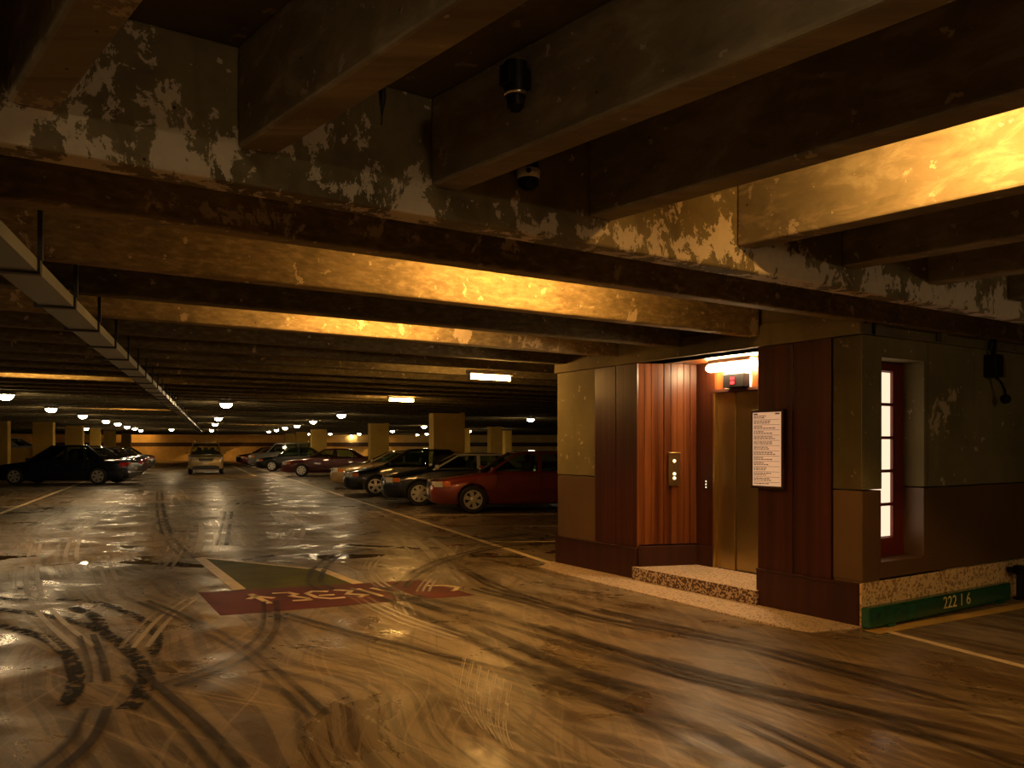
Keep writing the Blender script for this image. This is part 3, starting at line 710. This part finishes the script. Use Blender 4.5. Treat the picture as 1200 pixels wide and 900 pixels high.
# emergency box with swan-neck ball
eb = tag(empty('wall_box', W(U0 + 2.06, nK, 2.325), TH), 'black wall box with brown cover and dangling ball sensor', 'wall box')
MB().box(-.075,.075,-.12,0,-.10,.12).build('housing', M['black'], eb, bevel=.008)
MB().box(.08,.27,-.05,0,-.09,.11).build('cover_plate', M['dado'], eb, bevel=.005)
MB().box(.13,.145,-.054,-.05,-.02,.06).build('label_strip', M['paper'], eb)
MB().tube([(.0,-.08,-.1),(.04,-.11,-.15),(.085,-.12,-.22),(.10,-.12,-.27)], .013, 10).build('arm', M['black'], eb, smooth=True)
MB().lathe([(.0,.05),(.025,.043),(.043,.025),(.05,0),(.043,-.025),(.025,-.043),(.0,-.05)], 18, c=(.11,-.12,-.315)).build('ball', M['black'], eb, smooth=True)
MB().tube([(-.02,-.07,.11),(-.01,-.07,.17),(.03,-.06,.24),(.01,-.05,.32),(.015,-.03,.48)], .02, 10).build('cable', M['black'], eb, smooth=True)
MB().tube([(-.05,-.07,.11),(-.07,-.06,.18),(-.02,-.05,.26),(.0,-.04,.36)], .010, 8).build('cable', M['black'], eb, smooth=True)
c1 = tag(empty('conduit', W(U0 + .12, nK - .03, 2.50), TH), 'black cable bend dropping above the lobby corner', 'cable')
MB().tube([(0,0,0),(0,-.005,.09),(-.03,-.01,.14),(-.045,-.01,.18),(-.05,-.01,.34)], .016, 10).build('cable', M['black'], c1, smooth=True)
MB().tube([(-.13,-.005,.10),(-.09,-.008,.115),(-.05,-.01,.17)], .014, 8).build('cable_branch', M['black'], c1, smooth=True)
c2 = tag(empty('conduit', W(U0 + 1.2, nK - .03, 2.50), TH), 'thin dark conduit dropping to the ledge right of the window', 'cable')
MB().tube([(0,0,.01),(0,0,.34)], .013, 8).build('pipe', M['black'], c2, smooth=True); MB().box(-.05,.04,-.02,.03,.01,.13).build('clamp', M['lintel'], c2, bevel=.004)

# ceiling cameras and hook
D = 3.0
def on_joist(i, px, off):       # point on the left face of near joist i seen at px
    p, ux = NJ[i]; a = (px - 600)/F
    t = (a*p.y - p.x) / (JD.x - a*JD.y); q = p + JD*t
    nl = Vector((-ux.y, ux.x)) ; nl = Vector((-JD.y, JD.x)); nl = nl if nl.dot(-ux) > 0 else -nl
    return q + nl.normalized()*off
q = on_joist(2, 617, .06)
zc = EYE + (YH - 103)/F*q.y
vc = tag(empty('cylinder_camera', (q.x, q.y, zc), math.atan2(JD.y, JD.x)), 'black cylinder camera hanging on the side of the near joist', 'camera')
MB().lathe([(.0,-.09),(.02,-.09),(.034,-.075),(.036,-.04),(.045,-.03),(.047,.0),(.047,.095),(.0,.10)], 20).build('body', M['black'], vc, smooth=True, autosmooth=35)
MB().lathe([(.046,-.034),(.0485,-.03),(.0485,-.024),(.046,-.02)], 20).build('ring', M['chrome'], vc, smooth=True)
MB().box(-.03,.03,-.06,-.03,.0,.08).build('bracket', M['black'], vc, bevel=.004)
MB().box(-.03,.03,.03,.06,.0,.08).build('bracket', M['black'], vc, bevel=.004)
gx = (612 - 600)/F; Dg = 3.27/(CU - gx*SU); q = Vector((gx*Dg, Dg)) - Vector((-SU, CU))*.055
zc = EYE + (YH - 204)/F*q.y
dc = tag(empty('dome_camera', (q.x, q.y, zc), 0), 'black security camera with white ring under the near joist', 'camera')
MB().lathe([(.0,-.075),(.03,-.072),(.05,-.055),(.052,-.01),(.052,.045),(.04,.06),(.0,.062)], 20).build('body', M['black'], dc, smooth=True, autosmooth=50)
MB().lathe([(.0525,-.026),(.056,-.02),(.056,.016),(.0525,.02)], 24).build('ring', M['white_ring'], dc, smooth=True)
MB().lathe([(.0,-.006),(.012,-.005),(.013,.0)], 12, axis='y', c=(0,-.054,.0)).build('lens', M['black'], dc)
MB().box(-.06,.05,-.03,.05,.07,.16).build('mount', M['black'], dc, bevel=.01); MB().box(-.13,-.05,-.03,.05,.09,.13).build('mount_arm', M['black'], dc, bevel=.006)
MB().box(-.01,.045,-.035,-.03,.085,.092).build('mount_label', M['white_ring'], dc)
Dh = 3.15; ph_ = at(447, 2.75, 0)
hk = tag(empty('ceiling_hook', (ph_.x, ph_.y, 3.15), 0), 'black spike hanging from slab between the near joists', 'hook')
zt = EYE + (YH-85)/F*2.75; zb_ = EYE + (YH-146)/F*2.75
MB().tube([(0,0,0),(0,0,zt-3.15+.0)], .012, 8).build('rod', M['black'], hk, smooth=True)
MB().lathe([(.0,.012),(.025,.008),(.02,-.008),(.0,-.01)], 14, c=(0,0,zt-3.15)).build('collar', M['black'], hk)
MB().tube([(0,0,zt-3.15),(.004,0,(zt+zb_)/2-3.15),(.0,0,zb_-3.15)], [.014,.012,.003], 8).build('spike', M['black'], hk, smooth=True)

# galvanised duct under the joists along the aisle
duct = tag(empty('cable_duct', (0,0,0)), 'long galvanised duct with black hangers running down the aisle ceiling', 'duct')
ZD = 2.42; d0 = G(61, 335, ZD); d1 = Vector((-21.6, 55.5, ZD)); dd = (d1 - d0); dd.z = 0; dd.normalize(); dn = Vector((dd.y, -dd.x, 0))
def dpt(s, off, z): return d0 + dd*s + dn*off + Vector((0,0,z))
s = -3.6; i = 0; hang = []
while s < 54:
    e = s + 1.08
    MB().extrude([dpt(s+.03,-.19,0), dpt(s+.03,0,0), dpt(s+.03,0,.065), dpt(s+.03,-.19,.065)], dd*1.04).build('duct_section', M['duct'], duct)
    hb = MB(); a = Vector((0,0,0))
    hb.extrude([dpt(s-.02,-.22,-.012), dpt(s-.02,.012,-.012), dpt(s-.02,.012,.07), dpt(s-.02,-.22,.07)], dd*.05)
    hb.extrude([dpt(s-.02,.0,.06), dpt(s-.02,.022,.06), dpt(s-.02,.022,.6), dpt(s-.02,.0,.6)], dd*.03)
    hang.append(hb.build('hanger', M['trim_dark'], duct)); s = e

# ---------------------------------------------------------------- cars
def sm(xs, ks):
    ks = np.array(ks); xx, yy = ks[:,0], ks[:,1]; v = np.interp(xs, xx, yy)
    a = np.interp(np.clip(xs-.02,0,1), xx, yy); b = np.interp(np.clip(xs+.02,0,1), xx, yy)
    return np.where((xs > .03) & (xs < .97), (2*v+a+b)/4, v)
SEDAN = dict(zl=[(0,.27),(.02,.22),(.06,.19),(.5,.18),(.93,.2),(.985,.25),(1,.31)],
             zt=[(0,.60),(.012,.69),(.05,.755),(.14,.83),(.24,.90),(.32,.95),(.5,.955),(.75,.97),(.84,.99),(.94,.975),(.985,.90),(1,.78)],
             w=[(0,.72),(.012,.82),(.04,.91),(.10,.97),(.2,1),(.8,1),(.92,.965),(.98,.88),(1,.78)], xA=.285, xB=.445, xC=.70, xD=.85, xM=.55, belt=.945, wr=.70, nose=(.60,.73), tail=(.70,.88))
SUVK = dict(zl=[(0,.34),(.02,.28),(.06,.26),(.5,.25),(.95,.28),(1,.36)],
            zt=[(0,.80),(.012,.92),(.05,.99),(.14,1.03),(.25,1.07),(.32,1.09),(.5,1.09),(.9,1.09),(.985,1.07),(1,.98)],
            w=[(0,.80),(.012,.88),(.04,.94),(.10,.98),(.2,1),(.9,1),(.98,.95),(1,.9)], xA=.26, xB=.40, xC=.93, xD=.985, xM=.53, belt=1.08, wr=.76, nose=(.74,.90), tail=(.95,1.2))
PANEL_CACHE = {}
def car(label, loc, yaw, col, L=4.6, Wd=1.76, H=1.43, K=SEDAN, group=None, wr_=.315, spokes=6, pillar_mat=None, roof_mat=None, name='car', rack=False, small=False, cat='car'):
    r = tag(empty(name, loc, yaw), label, cat, group); hw = Wd/2
    ns = 22 if small else 44
    xs = np.unique(np.concatenate([np.linspace(0,1,ns), [.006,.012,.03,.97,.99]])); zl = sm(xs, K['zl']); zt = sm(xs, K['zt']); wv = sm(xs, K['w'])*hw
    prof = [(0,0,0),(.80,0,0),(.93,0,.03),(.985,.12,.03),(1,.45,0),(.992,.72,0),(.965,1,-.065),(.90,1,-.014),(.72,1,0),(.4,1,.014),(0,1,.02)]
    rows = []
    for i, x in enumerate(xs):
        h = zt[i]-zl[i]; half = [(a*wv[i], zl[i]+b*h+c) for a,b,c in prof]
        ring = half + [(-y,z) for y,z in half[-2:0:-1]]
        rows.append([(L/2 - x*L, y, z) for y,z in ring])
    mb = MB(); kk = len(rows[0])
    vs = [p for q_ in rows for p in q_]
    fs = [(i*kk+j, i*kk+(j+1)%kk, (i+1)*kk+(j+1)%kk, (i+1)*kk+j) for i in range(len(rows)-1) for j in range(kk)]
    fs += [tuple(range(kk))[::-1], tuple((len(rows)-1)*kk+j for j in range(kk))]
    mb.add(vs, fs); body = mb.build('body', col, r, smooth=True, autosmooth=38)
    xf, xr = L/2 - .205*L, L/2 - .80*L
    # wheel arches
    ar = wr_ + .055
    cm = MB()
    for x in (xf, xr):
        for s_ in (1, -1): cm.lathe([(ar, s_*(hw*.62)), (ar, s_*(hw+.15))], 24, axis='y', c=(x,0,wr_+.01))
    cut = bpy.data.objects.new('cut', cm.mesh('cut')); COL.objects.link(cut); cut.parent = r
    bo = body.modifiers.new('b','BOOLEAN'); bo.operation = 'DIFFERENCE'; bo.object = cut; bo.solver = 'EXACT'
    bpy.context.view_layer.update()
    me = bpy.data.meshes.new_from_object(body.evaluated_get(bpy.context.evaluated_depsgraph_get()))
    body.modifiers.clear(); body.data = me; bpy.data.objects.remove(cut)
    # cabin
    X = lambda f: L/2 - f*L
    xA, xB, xC, xD, xM = X(K['xA']), X(K['xB']), X(K['xC']), X(K['xD']), X(K['xM']); zb = K['belt']*(1); zr = H - .05
    w0, w1 = hw*.90, hw*K['wr']
    S = lambda x, t, s_, o=0.0: Vector((x, s_*(w0+(w1-w0)*t - o), zb-.02+(zr-zb+.02)*t))
    pm = pillar_mat or col; rm = roof_mat or col
    rows = []; rows2 = []
    for i in range(9):
        t = i/8; x = xB + .02 + (xC - xB - .04)*t; rw_, rb = [], []
        for j in range(9):
            h = -1 + j/4; zz = zr + .05 - .045*abs(h)**2.2 - .03*(2*t-1)**2
            xx = x + (.07*(1-h*h) if i == 0 else (-.05*(1-h*h) if i == 8 else 0))
            rw_.append((xx, h*(w1+.005), zz)); rb.append((xx, h*(w1-.01), zz-.03))
        rows.append(rw_); rows2.append(rb)
    m_ = MB().grid(rows); m_.grid(rows2)
    n9 = 81
    per = [i for i in range(9)] + [i*9+8 for i in range(1,9)] + [72+i for i in range(7,-1,-1)] + [i*9 for i in range(7,0,-1)]
    m_.f += [(per[i], per[(i+1)%len(per)], per[(i+1)%len(per)]+n9, per[i]+n9) for i in range(len(per))]
    m_.build('roof', rm, r, smooth=True, autosmooth=50)
    for s_ in (1, -1):
        pf = MB()
        def poly(pts, th=.045): pf.extrude([S(x,t,s_) for x,t in pts], (0,-s_*th,0))
        poly([(xA+.03,0),(xA-.06,0),(xB-.04,1),(xB+.04,1)]); poly([(xM+.045,0),(xM-.045,0),(xM-.05,1),(xM+.03,1)])
        wC = .16 if K is SEDAN else .22
        if K is SEDAN: poly([(xD+.30,0),(xD-.02,0),(xC-.04,1),(xC+.10,1)])
        else:
            poly([(xD+.16,0),(xD,0),(xC-.02,1),(xC+.12,1)]); xq = (xM+xD)/2 + .1*(xM-xD); poly([(xq+.05,0),(xq-.05,0),(xq-.06,1),(xq+.03,1)])
        pf.extrude([S(xB+.05,.93,s_),S(xC-.04,.93,s_),S(xC-.03,1.03,s_),S(xB+.03,1.03,s_)], (0,-s_*.04,0))
        pf.extrude([S(xA+.03,-.04,s_,-.004),S(xD,-.04,s_,-.004),S(xD,.05,s_,-.004),S(xA-.02,.05,s_,-.004)], (0,-s_*.03,0))
        pf.build('pillar_frame', pm, r)
        MB().extrude([S(xA-.02,.02,s_,.02),S(xD+.05,.02,s_,.02),S(xC,.97,s_,.02),S(xB-.01,.97,s_,.02)], (0,-s_*.006,0)).build('side_window', M['glass'], r)
    def screen(xa, xb, bow, nm):
        rows = []
        for i in range(6):
            t = i/5; rows.append([(xa+(xb-xa)*t + bow*(1-(h/4-1)**2)*(1-.5*t), (h/4-1)*(w0+(w1-w0)*t)*.97, zb-.03+(zr+.03-.03*(h/4-1)**2-zb+.02)*t) for h in range(9)])
        MB().grid(rows).build(nm, M['glass'], r, smooth=True)
    screen(xA+.02, xB, .13, 'windscreen'); screen(xD-.01, xC, -.10, 'rear_window')
    # wheels
    for x in (xf, xr):
        for s_ in (1, -1):
            y1 = s_*(hw-.005); y0 = s_*(hw-.20); R = wr_
            tm = MB().lathe([(R*.3,y0),(R*.93,y0),(R,y0+(y1-y0)*.12),(R,y1-(y1-y0)*.12),(R*.94,y1),(R*.70,y1),(R*.68,y1-s_*.03),(R*.2,y1-s_*.04)], 28, axis='y', c=(x,0,R))
            wh = tm.build('wheel', M['rubber'], r, smooth=True, autosmooth=40)
            hm = MB().lathe([(R*.70,y1-s_*.02),(R*.69,y1+s_*.004),(R*.60,y1+s_*.004),(R*.585,y1-s_*.02)], 28, axis='y', c=(x,0,R), caps=False)
            hm.lathe([(R*.24,y1-s_*.02),(R*.23,y1+s_*.006),(R*.12,y1+s_*.012),(0,y1+s_*.012)], 20, axis='y', c=(x,0,R), caps=False)
            for q_ in range(spokes):
                a = 2*math.pi*q_/spokes + .3; ca, sa = math.cos(a), math.sin(a)
                pt = lambda rr, wdt: (x + rr*ca - wdt*sa, 0, R + rr*sa + wdt*ca)
                ws, we = R*.11, R*.17
                pl = [pt(R*.18,-ws), pt(R*.63,-we), pt(R*.63,we), pt(R*.18,ws)]
                hm.extrude([(p_[0], y1-s_*.018, p_[2]) for p_ in pl], (0, s_*.022, 0))
            hm.build('hubcap', M['alloy'], wh)
    # nose and tail fittings, following the plan of the body
    wfun = lambda f: float(np.interp(f, [k_[0] for k_ in K['w']], [k_[1] for k_ in K['w']]))*hw
    def wrap(nm, mat, pts, z0, z1, s_, th=.03, front=True):
        """pts: list of (fraction along length or 0 for the end face with y given)"""
        P2 = [Vector((a,b)) for a,b in pts]; cen = Vector((0,0)); bt = MB(); outp = []
        for i, p_ in enumerate(P2):
            d_ = (P2[min(i+1,len(P2)-1)] - P2[max(i-1,0)]).normalized(); n_ = Vector((d_.y,-d_.x))
            if n_.dot(p_) < 0: n_ = -n_
            outp.append((p_ + n_*.012, p_ - n_*th))
        poly = [o_[0] for o_ in outp] + [o_[1] for o_ in outp[::-1]]
        bt.prism([(p_.x, p_.y*s_) for p_ in poly], z0, z1); return bt.build(nm, mat, r, bevel=.004)
    fr_ = lambda f: (L/2 - f*L, wfun(f)*.985)
    z0, z1 = K['nose']
    for s_ in (1,-1):
        wrap('headlight', M['lamp_lens'], [(L/2-.035, wfun(0)*.62), (L/2-.04, wfun(0)*.92), fr_(.02), fr_(.04), fr_(.055)], z0, z1, s_)
        wrap('turn_signal', M['amber'], [fr_(.058), fr_(.075), fr_(.095)], z0+.01, z1-.01, s_)
        t0, t1 = K['tail']
        wrap('taillight', M['taillens'], [(-L/2+.02, wfun(1)*.55), (-L/2+.02, wfun(1)*.95), fr_(.985), fr_(.965), fr_(.95)], t0, t1, s_)
        MB().box(X(.305)-.05, X(.305)+.05, s_*(hw*.93), s_*(hw+.13), zb+.0, zb+.11).build('mirror', pm if K is SEDAN else col, r, bevel=.03)
        for f in ((.50, .70) if K is SEDAN else (.49,.68)):
            MB().box(X(f)-.09, X(f)+.09, s_*(hw*.97), s_*(hw*1.0+.018), zb-.15, zb-.12).build('door_handle', M['chrome'] if not small else col, r, bevel=.006)
        MB().box(X(.76), X(.27), s_*(hw-.01), s_*(hw+.012), .52, .565).build('side_moulding', pm if K is SEDAN else M['trim_dark'], r, bevel=.006)
        sm_ = MB()
        for f in (.325, .55, .735): sm_.box(X(f)-.004, X(f)+.004, s_*(hw*.97), s_*(hw+.003), .33, zb-.06)
        sm_.build('door_seam', M['trim_dark'], r)
    MB().box(L/2-.03, L/2+.012, -wfun(0)*.5, wfun(0)*.5, z0-.01, z1-.03).build('grille', M['trim_dark'], r, bevel=.008)
    gf = MB()
    for z_ in np.linspace(z0, z1-.04, 4 if K is SEDAN else 2): gf.box(L/2+.008, L/2+.018, -wfun(0)*.48, wfun(0)*.48, z_-.006, z_+.006)
    gf.build('grille_bar', M['chrome'], r)
    MB().box(L/2-.02, L/2+.02, -wfun(0)*.75, wfun(0)*.75, K['zl'][0][1]+.04, K['zl'][0][1]+.14).build('air_intake', M['trim_dark'], r, bevel=.01)
    MB().box(L/2+.005, L/2+.03, -.16, .16, z0-.20, z0-.08).build('front_plate', M['plate'], r, bevel=.003)
    MB().box(-L/2-.02, -L/2+.01, -.16, .16, .56, .68).build('rear_plate', M['plate'], r, bevel=.003)
    MB().box(-L/2-.015, -L/2+.08, -wfun(1)*.95, wfun(1)*.95, .38, .50).build('rear_bumper', col, r, bevel=.02)
    if K is SUVK:
        MB().box(L/2-.05, L/2+.02, -wfun(0)*.93, wfun(0)*.93, .27, .46).build('front_bumper', M['trim_dark'], r, bevel=.03)
        MB().box(L/2-.06, L/2+.016, -wfun(0)*.46, wfun(0)*.46, .70, .86).build('grille_surround', M['trim_dark'], r, bevel=.02)
    for x, y, ww in ((X(.50), .34, .22), (X(.50), -.34, .22), (X(.72), 0, .55)):
        sb = MB(); sb.extrude([(x+.05,y-ww,zb-.3),(x-.06,y-ww,zb-.3),(x-.16,y-ww,zb+.20),(x-.10,y-ww,zb+.22)], (0,2*ww,0))
        sb.box(x-.18,x-.11,y-.12,y+.12,zb+.22,min(zb+.36,H-.08)); sb.build('seat', M['seat'], r, bevel=.02)
    if rack:
        for s_ in (1,-1): MB().tube([(xB-.1,s_*w1*.86,H),(xB-.25,s_*w1*.86,H+.06),(xC+.2,s_*w1*.86,H+.06),(xC+.05,s_*w1*.86,H)], .018, 8).build('roof_rail', M['chrome'], r, smooth=True)
    return r
def heading(dx, dy): return math.atan2(dy, dx)
PR, PN, PB, PG, PM, PK, PS, PSUV = (paint('car_red', (.21,.028,.018), .3), paint('car_navy', (.008,.011,.022), .2), paint('car_black', (.008,.008,.009), .2), paint('car_tan', (.45,.30,.13), .4),
    paint('car_maroon', (.085,.008,.008), .3), paint('car_dark_green', (.012,.014,.012), .2), paint('car_silver', (.66,.62,.53), .3), paint('car_gold', (.42,.31,.13), .4))
def park(px, D, h, col, lab, K=SEDAN, ref='front', L=4.6, H=1.43, Wd=1.76, z=0, **kw):
    """front (or rear) end of the car seen at pixel px at distance D for its near flank"""
    d = Vector((math.cos(h), math.sin(h), 0)); side = Vector((-d.y, d.x, 0))
    if side.y > 0: side = -side
    e = at(px, D, z); c = e - d*(L/2)*(1 if ref == 'front' else -1) - side*(Wd/2)
    return car(lab, (c.x, c.y, z), h, col, L=L, H=H, Wd=Wd, K=K, **kw)
hR = math.radians(180 + 11); RG = 'cars parked along the right row'
park(506, 17.9, hR, PR, 'glossy red sedan parked nearest, half hidden by the lift wall', L=4.6, H=1.43, group=RG)
park(449, 20.2, hR, PN, 'dark navy sedan with pale silver pillars and roof, behind the red sedan', L=4.5, H=1.36, pillar_mat=PS, roof_mat=PS, group=RG, spokes=7)
park(403, 24.0, hR, PB, 'black sedan third in the right row with bright roof edge', L=4.6, H=1.46, group=RG, spokes=5)
park(387, 28.0, hR, PG, 'tan gold sedan poking out before the black sedan', L=4.7, H=1.36, group=RG)
park(412, 33.0, hR, PS, 'silver car glimpsed between tan and maroon sedans', L=4.4, H=1.36, group=RG, small=True)
park(329, 39.2, hR, PM, 'dark maroon sedan with spoked alloy wheel in the right row', L=4.8, H=1.40, group=RG, spokes=7)
park(299, 47.5, hR, PK, 'dark green-black sedan with bright hubcap beyond the maroon sedan', L=4.6, H=1.46, group=RG, small=True)
park(290, 53.0, hR, paint('car_grey', (.15,.14,.12), .3), 'tall grey estate car with pale roof beyond the dark green sedan', K=SUVK, roof_mat=PS, L=4.6, H=1.75, group=RG, small=True)
park(281, 58.5, hR, PM, 'dark red car far along the right row', L=4.5, H=1.42, group=RG, small=True)
park(276, 64.0, hR, PB, 'farthest black car of the right row', L=4.5, H=1.42, group=RG, small=True)
hL = math.radians(180 + 3); LG = 'cars parked along the left row'
park(147, 31.2, hL, PN, 'long dark navy sedan at left with red taillight towards the drive', ref='rear', L=5.35, H=1.58, Wd=1.85, group=LG, spokes=6, wr_=.34)
park(152, 35.0, hL, PB, 'black sedan second in the left row behind the navy sedan', ref='rear', L=4.6, H=1.44, group=LG, small=True)
park(158, 38.6, hL, PM, 'dark maroon sedan third in the left row', ref='rear', L=4.6, H=1.44, group=LG, small=True)
park(164, 42.5, hL, PK, 'dark green sedan fourth in the left row', ref='rear', L=4.6, H=1.46, group=LG, small=True)
park(170, 47.5, hL, PB, 'black car fifth in the left row with glowing red lens', ref='rear', L=4.6, H=1.46, group=LG, small=True)
park(38, 38.6, hL, PS, 'silver car seen over the low parapet at far left', ref='rear', L=4.6, H=1.40, z=.55, small=True)
# the gold sport utility coming down the drive
sp = at(241, 42.2); aisle = math.atan2(-.93, .36)
car('gold sport utility vehicle coming head on down the drive', (sp.x - .38*2.1, 42.2 + 2.1, 0), math.atan2(-.93, .36), PSUV, L=4.5, Wd=1.80, H=1.74, K=SUVK, rack=True, wr_=.34, name='utility_vehicle')
